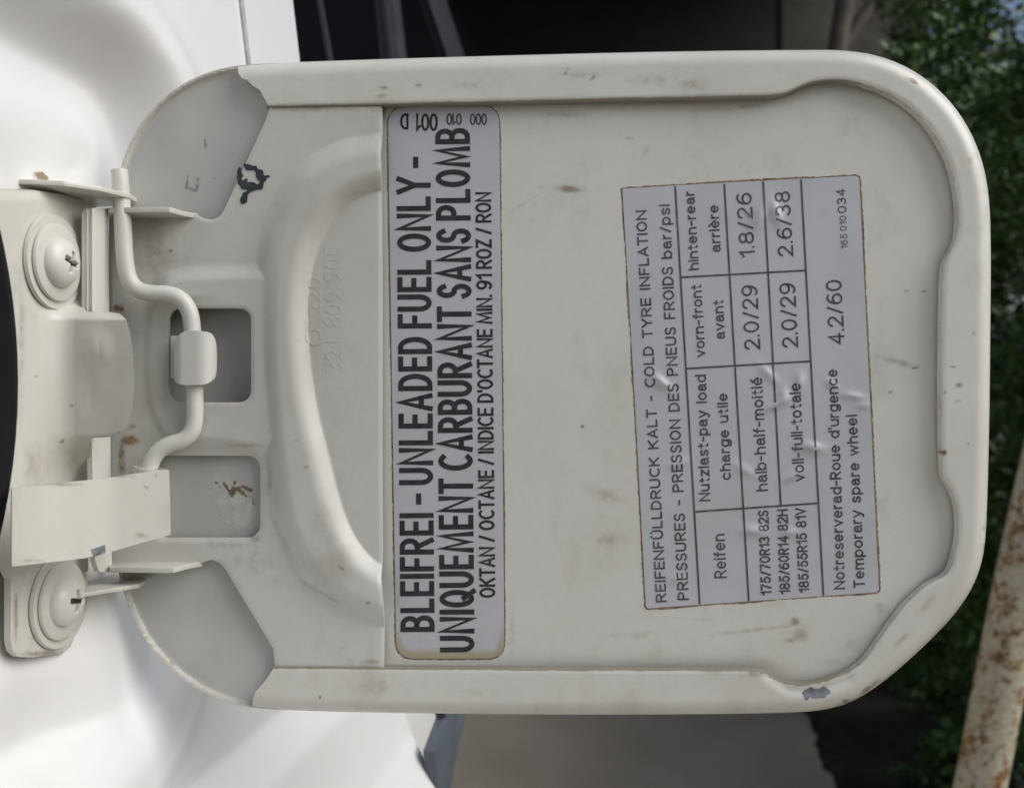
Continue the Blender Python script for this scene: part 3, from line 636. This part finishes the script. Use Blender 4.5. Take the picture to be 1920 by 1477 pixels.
# condensed engraved capitals drawn as strokes of even width
def arc(cx, cy, rx, ry, a0, a1, n=9):
    return [(cx+rx*math.cos(R(a0+(a1-a0)*k/n)), cy+ry*math.sin(R(a0+(a1-a0)*k/n))) for k in range(n+1)]
G = {
 'A': (.46, [[(0, 0), (.5, 1), (1, 0)], [(.18, .30), (.82, .30)]]),
 'B': (.42, [[(0, 0), (0, 1), (.45, 1)]+arc(.45, .76, .50, .24, 90, -90)[1:]+[(0, .52)], [(.45, .52)]+arc(.45, .26, .55, .26, 90, -90)[1:]+[(0, 0)]]),
 'C': (.44, [arc(.62, .5, .62, .5, 58, 302, 16)]),
 'D': (.44, [[(0, 0), (0, 1), (.35, 1)]+arc(.35, .5, .65, .5, 90, -90, 14)[1:]+[(0, 0)]]),
 'E': (.36, [[(1, 1), (0, 1), (0, 0), (1, 0)], [(0, .52), (.9, .52)]]),
 'F': (.34, [[(1, 1), (0, 1), (0, 0)], [(0, .50), (.85, .50)]]),
 'I': (.0, [[(0, 0), (0, 1)]]),
 'K': (.42, [[(0, 0), (0, 1)], [(1, 1), (.05, .45)], [(.3, .62), (1, 0)]]),
 'L': (.34, [[(0, 1), (0, 0), (1, 0)]]),
 'M': (.62, [[(0, 0), (.12, 1), (.5, .08), (.88, 1), (1, 0)]]),
 'N': (.46, [[(0, 0), (0, 1), (1, 0), (1, 1)]]),
 'O': (.48, [arc(.5, .5, .5, .5, 90, 450, 22)]),
 'P': (.40, [[(0, 0), (0, 1), (.45, 1)]+arc(.45, .74, .55, .26, 90, -90)[1:]+[(0, .48)]]),
 'Q': (.48, [arc(.5, .5, .5, .5, 90, 450, 22), [(.55, .25), (1.08, -.06)]]),
 'R': (.42, [[(0, 0), (0, 1), (.45, 1)]+arc(.45, .74, .52, .26, 90, -90)[1:]+[(0, .48)], [(.45, .48), (1, 0)]]),
 'S': (.38, [arc(.52, .745, .46, .255, 25, 255, 10)+arc(.48, .245, .50, .255, 75, -160, 12)]),
 'T': (.40, [[(0, 1), (1, 1)], [(.5, 1), (.5, 0)]]),
 'U': (.44, [[(0, 1), (0, .32)]+arc(.5, .32, .5, .32, 180, 360, 12)+[(1, 1)]]),
 'Y': (.46, [[(0, 1), (.5, .45), (1, 1)], [(.5, .45), (.5, 0)]]),
 'Z': (.40, [[(0, 1), (1, 1), (0, 0), (1, 0)]]),
 '-': (.22, [[(0, .42), (1, .42)]]), '.': (.0, [[(0, 0), (0, .02)]]), "'": (.0, [[(0, .8), (0, 1)]]), '/': (.26, [[(0, 0), (1, 1)]]),
  '0': (.44, [arc(.5, .5, .5, .5, 90, 450, 20)]), '1': (.20, [[(0, .76), (.5, .84), (1, 1), (1, 0)]]), '2': (.42, [arc(.5, .72, .48, .28, 170, -32, 12)+[(0, 0), (1.02, 0)]]),
 '3': (.42, [arc(.47, .745, .45, .255, 155, -85, 11), arc(.47, .265, .51, .265, 85, -155, 12)]), '4': (.44, [[(.76, 0), (.76, 1), (0, .28), (1.04, .28)]]),
 '5': (.42, [[(.95, 1), (.16, 1), (.08, .50)]+arc(.47, .325, .51, .325, 140, -155, 14)]), '6': (.43, [arc(.5, .31, .5, .31, 90, 450, 18), arc(.62, .40, .62, .60, 180, 62, 12)]),
 '7': (.42, [[(0, 1), (1, 1), (.36, 0)]]), '8': (.43, [arc(.5, .755, .43, .245, 90, 450, 16), arc(.5, .265, .5, .265, 90, 450, 18)]),
 '9': (.43, [arc(.5, .69, .5, .31, 90, 450, 18), arc(.38, .60, .62, .60, 0, -118, 12)]),
 'H': (.46, [[(0, 0), (0, 1)], [(1, 0), (1, 1)], [(0, .53), (1, .53)]]), 'V': (.48, [[(0, 1), (.5, 0), (1, 1)]]),
 'Ü': (.44, [[(0, 1), (0, .32)]+arc(.5, .32, .5, .32, 180, 360, 12)+[(1, 1)], [(.25, 1.20), (.25, 1.23)], [(.75, 1.20), (.75, 1.23)]]),
 'a': (.38, [[(.04, .50)]+arc(.48, .50, .42, .21, 150, 0, 8)+[(.90, .12), (1.02, 0)], [(.90, .42), (.42, .40)]+arc(.42, .20, .42, .20, 90, 270, 9)+[(.90, .14)]]),
 'b': (.40, [[(0, 0), (0, 1)], arc(.5, .355, .5, .355, 90, 450, 18)]), 'c': (.38, [arc(.55, .355, .55, .355, 48, 312, 14)]),
 'd': (.40, [[(1, 0), (1, 1)], arc(.5, .355, .5, .355, 90, 450, 18)]), 'e': (.40, [[(0, .37), (1, .37)]+arc(.5, .355, .5, .355, 12, 312, 16)]),
 'f': (.22, [[(.42, 0), (.42, .78)]+arc(.86, .80, .44, .20, 180, 95, 6), [(0, .68), (.95, .68)]]),
 'g': (.40, [arc(.5, .355, .5, .355, 90, 450, 18), [(1, .71), (1, -.06)]+arc(.5, -.06, .5, .20, 0, -150, 9)]),
 'h': (.38, [[(0, 0), (0, 1)], [(0, .42)]+arc(.5, .44, .5, .27, 180, 0, 10)+[(1, 0)]]),
 'i': (.0, [[(0, 0), (0, .71)], [(0, .94), (0, .97)]]), 'l': (.0, [[(0, 0), (0, 1)]]),
 'm': (.62, [[(0, 0), (0, .71)], [(0, .46)]+arc(.25, .47, .25, .24, 180, 0, 8)+[(.5, 0)], [(.5, .46)]+arc(.75, .47, .25, .24, 180, 0, 8)+[(1, 0)]]),
 'n': (.38, [[(0, 0), (0, .71)], [(0, .42)]+arc(.5, .44, .5, .27, 180, 0, 10)+[(1, 0)]]), 'o': (.41, [arc(.5, .355, .5, .355, 90, 450, 18)]),
 'p': (.40, [[(0, -.27), (0, .71)], arc(.5, .355, .5, .355, 90, 450, 18)]), 'r': (.20, [[(0, 0), (0, .71)], [(0, .40)]+arc(1.0, .42, 1.0, .29, 175, 92, 7)]),
 's': (.34, [arc(.52, .535, .46, .175, 25, 255, 10)+arc(.48, .175, .50, .175, 75, -160, 12)]),
 't': (.22, [[(.42, .92), (.42, .14)]+arc(.84, .15, .42, .15, 180, 275, 6), [(0, .68), (.95, .68)]]),
 'u': (.38, [[(0, .71), (0, .27)]+arc(.5, .27, .5, .27, 180, 360, 10)[1:]+[(1, .71)], [(1, .3), (1, 0)]]),
 'v': (.40, [[(0, .71), (.5, 0), (1, .71)]]), 'w': (.60, [[(0, .71), (.25, 0), (.5, .71), (.75, 0), (1, .71)]]),
 'y': (.40, [[(0, .71), (.52, .02)], [(1, .71), (.45, -.14), (.32, -.26), (.05, -.27)]]), 'z': (.36, [[(0, .71), (1, .71), (0, 0), (1, 0)]]),
}
G['é'] = (.40, G['e'][1]+[[(.42, .86), (.78, 1.06)]]); G['è'] = (.40, G['e'][1]+[[(.22, 1.06), (.58, .86)]])
def ribbon(pts, t, closed):
    P = np.array(pts, float); n = len(P)
    if not closed:
        d0 = P[0]-P[1]; P[0] = P[0]+d0/np.linalg.norm(d0)*t/2; d1 = P[-1]-P[-2]; P[-1] = P[-1]+d1/np.linalg.norm(d1)*t/2
    Lf, Rt = [], []
    for i in range(n):
        a = P[(i-1) % n] if (closed or i > 0) else None; b = P[(i+1) % n] if (closed or i < n-1) else None
        d1 = (P[i]-a)/np.linalg.norm(P[i]-a) if a is not None else None
        d2 = (b-P[i])/np.linalg.norm(b-P[i]) if b is not None else None
        if d1 is None: d1 = d2
        if d2 is None: d2 = d1
        n1 = np.array([-d1[1], d1[0]]); n2 = np.array([-d2[1], d2[0]]); m = n1+n2; m /= max(np.linalg.norm(m), 1e-6)
        k = t/2/max(m@n1, .42); Lf.append(P[i]+m*k); Rt.append(P[i]-m*k)
    return np.array(Lf), np.array(Rt)
def stroke_line(s, p0, p1, cap, t, mat, parent, hf, h0, gap=.27, space=.22):
    lay = []; x = 0.0
    for ch in s:
        if ch == ' ': x += space; continue
        w, st = G[ch]; lay.append((x, w, st)); x += w+gap
    total = x-gap
    p0, p1 = np.array(p0, float), np.array(p1, float); L = np.linalg.norm(p1-p0); e1 = (p1-p0)/L; e2 = np.array([e1[1], -e1[0]])
    sx = (L-t)/total; vs = []; fs = []
    for x, w, st in lay:
        for s_ in st:
            q = [(t/2+(x+a*w)*sx if w else t/2+(x+a*.12)*sx, t/2+b*(cap-t)) for a, b in s_]
            q = [p for i, p in enumerate(q) if i == 0 or abs(p[0]-q[i-1][0])+abs(p[1]-q[i-1][1]) > 1e-6]
            closed = abs(q[0][0]-q[-1][0])+abs(q[0][1]-q[-1][1]) < 1e-6
            if closed: q = q[:-1]
            A, B = ribbon(q, t, closed); n = len(A); o0 = len(vs)
            for a in A: vs.append(a)
            for b in B: vs.append(b)
            for i in range(n if closed else n-1):
                j = (i+1) % n; fs.append((o0+i, o0+j, o0+n+j, o0+n+i))
    v = np.array(vs); q = p0+v[:, :1]*e1+v[:, 1:]*e2
    top = flap(q[:, 0], q[:, 1], hf(q[:, 0], q[:, 1])+h0)
    # face the viewer
    return mesh_obj('lettering', top, fs, mat, parent, smooth=0)

# ------------------------------------------------------------------ fuel sticker
def quad_round(c, r, n=6):
    c = [np.array(p, float) for p in c]; out = []
    for i in range(4):
        p, a, b = c[i], c[i-1], c[(i+1) % 4]; da = (a-p)/np.linalg.norm(a-p); db = (b-p)/np.linalg.norm(b-p)
        for k in range(n+1):
            t = k/n; A = p+da*r*(1-t)**1.0; B = p+db*r*t
            out.append((1-t)**2*(p+da*r)+2*t*(1-t)*p+t*t*(p+db*r))
    return np.array(out)
SH = .10*MM
s1_poly = quad_round([(727, 202), (936, 199), (946, 1234), (743, 1234)], 34)
s1_sdf = poly_sdf(s1_poly)
decal('grime_edge', ragged(lambda x, y: s1_sdf(x, y)-2.6+1.3*(vnoise(x, y, 70, 35)-.5)*2, 1.0, 4.0, 31), (715, 190, 960, 1248), .04*MM, M['stain'], flap_root, 3, skin_h)
s1 = sheet('fuel_sticker', s1_sdf, (722, 195, 950, 1240), 4, lambda x, y, h: flap(x, y, h), lambda x, y: skin_h(x, y)+SH, .05*MM, M['sticker'], flap_root,
           attrs={'dirt_tone': lambda x, y: .45*sstep(30, 2, -s1_sdf(x, y))*sstep(1120, 1235, y)+.22*sstep(14, 2, -s1_sdf(x, y))+.32*sstep(1170, 1236, y)})
L0 = .07*MM; hs = lambda x, y: skin_h(x, y)+SH
stroke_line('BLEIFREI - UNLEADED FUEL ONLY -', (815, 1184), (807, 294), 64, 9.6, M['ink'], s1, hs, L0)
stroke_line('UNIQUEMENT CARBURANT SANS PLOMB', (890, 1222), (881, 240), 65, 9.6, M['ink'], s1, hs, L0)
stroke_line("OKTAN / OCTANE / INDICE D'OCTANE MIN. 91 ROZ / RON", (929, 1120), (921, 360), 30, 4.6, M['ink'], s1, hs, L0, gap=.20, space=.26)
for s_, a, b, c, k in (('001', 821, 780, 33, 'ink'), ('D', 766, 750, 30, 'ink'), ('010', 866, 837, 22, 'ink2'), ('000', 913, 881, 22, 'ink2')):
    stroke_line(s_, (a, 213), (b, 213), c, 4.4 if k == 'ink' else 3.0, M[k], s1, hs, L0, gap=.16)

# ------------------------------------------------------------------ tyre pressure sticker
s2_poly = np.array([(1167, 354), (1300, 346), (1450, 338), (1606, 330), (1611, 334), (1630, 720), (1648, 1106), (1644, 1110), (1430, 1125), (1215, 1140), (1211, 1137), (1190, 745)], float)
s2_sdf = poly_sdf(s2_poly)
BUMPS = [(1425, 405, 12, 26, .40, 20), (1455, 398, 22, 9, .45, 70), (1448, 445, 10, 20, -.30, 30), (1420, 436, 16, 20, -.22, 20), (1240, 716, 22, 7, .45, 40), (1232, 732, 14, 6, -.3, 40), (1455, 758, 24, 6, .40, -25), (1470, 742, 10, 14, .35, 0), (1523, 838, 22, 9, .48, 10), (1510, 858, 20, 8, -.3, 10), (1470, 905, 20, 7, -.35, -30), (1486, 892, 20, 7, .38, -30),
         (1413, 995, 20, 9, .42, 5), (1400, 1010, 18, 8, -.3, 5), (1480, 998, 14, 8, .28, 0), (1600, 742, 22, 6, .32, 10), (1500, 715, 8, 16, .35, 0), (1272, 868, 20, 7, .25, -20), (1440, 700, 22, 7, .32, 45), (1620, 760, 14, 7, .26, 0), (1270, 1085, 16, 8, .2, 0), (1395, 880, 24, 8, .22, 30), (1560, 720, 14, 6, .2, 30)]
def s2_h(x, y):
    h = skin_h(x, y)+SH
    for cx, cy, rx, ry, a, an in BUMPS:
        t = R(an); dx, dy = x-cx, y-cy; u_ = dx*math.cos(t)+dy*math.sin(t); w_ = -dx*math.sin(t)+dy*math.cos(t)
        h = h+a*MM*2.0*np.exp(-((u_/rx)**2+(w_/ry)**2))*(1 if a > 0 else .0)
    return h
decal('grime_edge', ragged(lambda x, y: s2_sdf(x, y)-2.9+1.6*(vnoise(x, y, 70, 36)-.5)*2, 1.1, 4.0, 33), (1150, 315, 1662, 1156), .04*MM, M['stain'], flap_root, 2.5, skin_h)
s2 = sheet('tyre_pressure_sticker', s2_sdf, (1160, 325, 1654, 1146), 4, lambda x, y, h: flap(x, y, h), s2_h, .05*MM, M['sticker'], flap_root,
           attrs={'dirt_tone': lambda x, y: .30*sstep(10, 1, -s2_sdf(x, y))+blot([(1546, 548, 6, 16, .5), (1300, 470, 5, 5, .5), (1565, 430, 4, 4, .7)])(x, y)})
L1 = .09*MM
for s_, a, b, c, m in (
    ('REIFENFÜLLDRUCK  KALT  -  COLD  TYRE  INFLATION', (1250, 1128), (1212, 394), 20, 'ink2'),
    ('PRESSURES  -  PRESSION  DES  PNEUS  FROIDS  bar/psi', (1292, 1124), (1256, 383), 21, 'ink2'),
    ('hinten-rear', (1311, 506), (1302, 358), 20, 'ink2'), ('arrière', (1352, 472), (1347, 384), 20, 'ink2'),
    ('vorn-front', (1323, 669), (1315, 533), 20, 'ink2'), ('avant', (1360, 635), (1356, 562), 20, 'ink2'),
    ('1.8/26', (1416, 482), (1409, 361), 29, 'ink2'), ('2.6/38', (1488, 480), (1481, 358), 29, 'ink2'),
    ('2.0/29', (1426, 655), (1420, 534), 30, 'ink2'), ('2.0/29', (1497, 651), (1491, 530), 30, 'ink2'), ('4.2/60', (1584, 645), (1578, 524), 30, 'ink2'),
    ('Nutzlast-pay  load', (1332, 939), (1324, 702), 21, 'ink2'), ('charge  utile', (1371, 899), (1364, 737), 20, 'ink2'),
    ('Reifen', (1363, 1083), (1359, 1000), 23, 'ink2'), ('halb-half-moitié', (1440, 920), (1429, 707), 22, 'ink2'), ('voll-full-totale', (1509, 902), (1501, 718), 22, 'ink2'),
    ('175/70R13  82S', (1447, 1115), (1441, 956), 20, 'ink2'), ('185/60R14  82H', (1482, 1113), (1477, 954), 20, 'ink2'), ('185/55R15  81V', (1518, 1110), (1511, 951), 20, 'ink2'),
    ("Notreserverad-Roue  d'urgence", (1585, 1104), (1570, 692), 21, 'ink2'), ('Temporary  spare  wheel', (1622, 1101), (1607, 777), 21, 'ink2'),
    ('165 010', (1590, 466), (1587, 404), 13, 'ink3'), ('034', (1588, 399), (1585, 354), 17, 'ink2')):
    stroke_line(s_, a, b, c, 3.5 if c > 25 else (3.1 if c > 18 else (2.2 if c > 16 else 1.7)), M[m], s2, s2_h, L1, gap=.20, space=.19)
def rule(a, b, w=3.4):
    a, b = np.array(a, float), np.array(b, float); n = max(2, int(np.linalg.norm(b-a)/10)); d = (b-a)/np.linalg.norm(b-a); pn = np.array([-d[1], d[0]])*w/2
    P = [a+(b-a)*k/n for k in range(n+1)]; v = np.array([p+pn for p in P]+[p-pn for p in P])
    mesh_obj('rule', flap(v[:, 0], v[:, 1], s2_h(v[:, 0], v[:, 1])+L1*.85), [(i, i+1, n+2+i, n+1+i) for i in range(n)], M['ink2'], s2, smooth=0)
for a, b in (((1266, 349), (1312, 1132)), ((1358, 345), (1404, 1126)), ((1431, 340), (1464, 946)), ((1502, 337), (1544, 1116)), ((1277, 520), (1512, 507)), ((1287, 691), (1522, 677)), ((1304, 959), (1535, 943))):
    rule(a, b)
# raised part number in the hinge plate
for s_, a, b, c in (('321 809 905', (642, 696), (640, 462), 32), ('220', (602, 590), (601, 520), 24)):
    lettering(s_, a, b, c, M['hinge'], plate, plate_h, .065*MM, offset=-.006, name='raised_number', relief=.4*MM)
ringp = lambda x, y: np.abs(np.hypot(x-589, y-632)-14)-1.8
decal('raised_emblem', ringp, (568, 611, 610, 653), .10*MM, M['hinge'], plate, 1.5, plate_h, thick=.4*MM)

# ------------------------------------------------------------------ rusty pipe at the right
def rust_mat():
    m, nt, b = mat_new('rusty_painted_pipe')
    n1 = noise(nt, 45, 8, .75); n2 = noise(nt, 170, 6, .7)
    c = mixc(nt, ramp(nt, n2, .35, .7), (.47, .43, .32), (.35, .305, .215))
    r = mixc(nt, ramp(nt, n2, .3, .7), (.34, .18, .05), (.11, .06, .025))
    k = ramp(nt, math_(nt, 'ADD', n1, math_(nt, 'MULTIPLY', n2, .55)), .755, .87)
    nt.links.new(mixc(nt, k, c, r), b.inputs['Base Color']); b.inputs['Roughness'].default_value = .75
    bump(nt, b, n2, .5, .002); return m
M['rust'] = rust_mat()
p0 = frontal(np.array(1842.), np.array(1440.), .80); p1 = frontal(np.array(1945.), np.array(950.), .80)
d = (p1-p0)/np.linalg.norm(p1-p0); kz = (p0[2]-.0)/d[2]
foot = p0-d*kz; head = p1+d*.55
P = np.array([foot+(head-foot)*t for t in np.linspace(0, 1, 90)])
P = P+np.c_[.0012*np.sin(np.arange(90)*.23), np.zeros(90), np.zeros(90)]
vs, fs = tube_geo(P, .0190, 36)
pipe_root = thing('rusty_pipe', 'leaning rusty white painted pipe standing between the flap and the hedge', 'pipe', tuple(foot))
mesh_obj('pipe', vs, fs, M['rust'], pipe_root, smooth=60)
vs, fs = tube_geo([head-d*.01, head+d*.004, head+d*.006], [.0235, .0235, .018], 24)
mesh_obj('end_cap', vs, fs, M['rust'], pipe_root, smooth=40)
vs, fs = tube_geo([foot+np.array([0, 0, 0.0]), foot+np.array([0, 0, .022])], [.06, .05], 24)
mesh_obj('concrete_foot', vs, fs, M['concrete'], pipe_root, smooth=30)

# ------------------------------------------------------------------ hedge
def leaf_mat():
    m, nt, b = mat_new('hedge_leaf')
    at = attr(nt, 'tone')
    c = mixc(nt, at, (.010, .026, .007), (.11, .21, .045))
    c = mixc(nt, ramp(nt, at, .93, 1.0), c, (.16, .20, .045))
    nt.links.new(c, b.inputs['Base Color']); b.inputs['Roughness'].default_value = .42; b.inputs['Specular IOR Level'].default_value = .35
    return m
M['leaf'] = leaf_mat(); M['twig'] = plain('dark_twig', (.045, .034, .022), .85, var=.4, vscale=60)
hx0 = lambda y: .62+.150*y                      # front face of the hedge, running beside the drive
hedge_root = thing('hedge', 'dark green small-leaved hedge behind the flap and pipe', 'hedge', (1.15, 2.2, 0))
def hedge_top(x, y): return CZ+np.interp(y, [1.0, 1.7, 2.1, 2.6, 3.0, 3.5], [.50, .60, .66, .90, 1.45, 1.6])+.05*np.sin(x*9+y*7)+.04*np.sin(y*21+1)
NL = 60000
y = rng.uniform(1.05, 3.25, NL*2); dep = np.minimum(np.abs(rng.normal(0, .12, NL*2)), .28); z = rng.uniform(.0, 2.6, NL*2)
lump = .075*np.sin(y*8.3+z*5.1)+.055*np.sin(z*13.7-y*4.2)+.05*np.sin(y*23+z*19)
x = hx0(y)+dep+lump+.05
endx = np.interp(y, [2.7, 3.25], [0, .12]); x = x+endx
clump = vnoise(y, z, .085, 41)+.5*vnoise(y, z, .19, 42)
ok = (z < hedge_top(x, y)) & (clump > .50+.25*rng.random(NL*2)-.12) | ((z < hedge_top(x, y)) & (dep > .16))
c = np.c_[x, y, z][ok][:NL]; tone = np.clip(.15+.75*(clump[ok][:NL]-.55)+rng.normal(0, .16, len(c))-.9*dep[ok][:NL]+.25*(c[:, 2]>1.2), 0, .96)  # leaves coloured lighter up high as if lit, darker deep inside as shade
tone = np.where(rng.random(len(c)) < .012, 1.0, tone)
n = len(c)
dirv = rng.normal(0, 1, (n, 3)); dirv[:, 0] -= .6; dirv /= np.linalg.norm(dirv, axis=1)[:, None]
sd = np.cross(dirv, rng.normal(0, 1, (n, 3))); sd /= np.linalg.norm(sd, axis=1)[:, None]; nm = np.cross(dirv, sd)
ln = rng.uniform(.018, .040, n)[:, None]; wd = ln*.27
v = np.stack([c, c+dirv*ln*.5+sd*wd-nm*wd*.35, c+dirv*ln, c+dirv*ln*.5-sd*wd-nm*wd*.35, c+dirv*ln*.5], 1).reshape(-1, 3)
b = np.arange(n)[:, None]*5
f = np.concatenate([b+np.array([[0, 1, 4]]), b+np.array([[1, 2, 4]]), b+np.array([[2, 3, 4]]), b+np.array([[3, 0, 4]])])
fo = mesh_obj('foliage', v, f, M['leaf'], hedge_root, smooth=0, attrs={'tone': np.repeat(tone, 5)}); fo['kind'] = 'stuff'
for i in range(26):
    yy = 1.1+i*.085; base = np.array([hx0(yy)+.28+random.uniform(-.06, .1), yy, 0])
    top = hedge_top(base[0], yy)-random.uniform(.05, .25)
    pts = [base+np.array([random.uniform(-.05, .05)*t*3, random.uniform(-.04, .04)*t*3, top*t]) for t in np.linspace(0, 1, 7)]
    vs, fs = tube_geo(chaikin(np.array(pts), 1, False), np.linspace(.013, .004, len(chaikin(np.array(pts), 1, False))), 7)
    mesh_obj('stem', vs, fs, M['twig'], hedge_root, smooth=60)

# ------------------------------------------------------------------ dark open shed at the end of the drive
M['shed_wood'] = plain('shade_black_boards', (.010, .010, .012), .85, var=.4, vscale=4)  # boards coloured near black to stand for the shade inside
M['render_wall'] = plain('grey_rendered_wall', (.085, .08, .07), .9, var=.35, vscale=3)
M['post'] = plain('weathered_post', (.10, .088, .072), .8, var=.3, vscale=12)
shed = thing('open_shed', 'dark open shed with a timber post and brace at the drive end', 'shed', (0, 6.0, 0))
def box(name, lo, hi, mat, parent, bev=.004):
    x0, y0, z0 = lo; x1, y1, z1 = hi
    return prism(name, [(x0, y0, z0), (x1, y0, z0), (x1, y1, z0), (x0, y1, z0)], (0, 0, z1-z0), mat, parent, bev)
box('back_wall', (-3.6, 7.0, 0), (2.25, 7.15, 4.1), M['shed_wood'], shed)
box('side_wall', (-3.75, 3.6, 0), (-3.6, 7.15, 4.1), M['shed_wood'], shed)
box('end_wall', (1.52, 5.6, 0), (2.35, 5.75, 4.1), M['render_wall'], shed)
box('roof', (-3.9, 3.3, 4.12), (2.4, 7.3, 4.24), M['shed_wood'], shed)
for i in range(7):
    x = -3.0+i*.95
    box('rafter', (x, 3.35, 3.98), (x+.08, 7.0, 4.118), M['shed_wood'], shed)
def bar(name, a, b, r, mat, parent, seg=10):
    vs, fs = tube_geo([np.array(a)+(np.array(b)-np.array(a))*t for t in np.linspace(0, 1, 5)], r, seg); return mesh_obj(name, vs, fs, mat, parent, smooth=50)
pa = frontal(np.array(1585.), np.array(0.), 4.6); pb = frontal(np.array(1570.), np.array(92.), 4.6)
dd = (pb-pa)/np.linalg.norm(pb-pa)
bar('post', pa-dd*.28, pb+dd*((pb[2])/-dd[2]), .045, M['post'], shed)
qa = frontal(np.array(1640.), np.array(0.), 4.6); qb = frontal(np.array(1582.), np.array(82.), 4.6)
bar('brace', qa+(qa-qb)*.9, qb, .028, M['post'], shed)
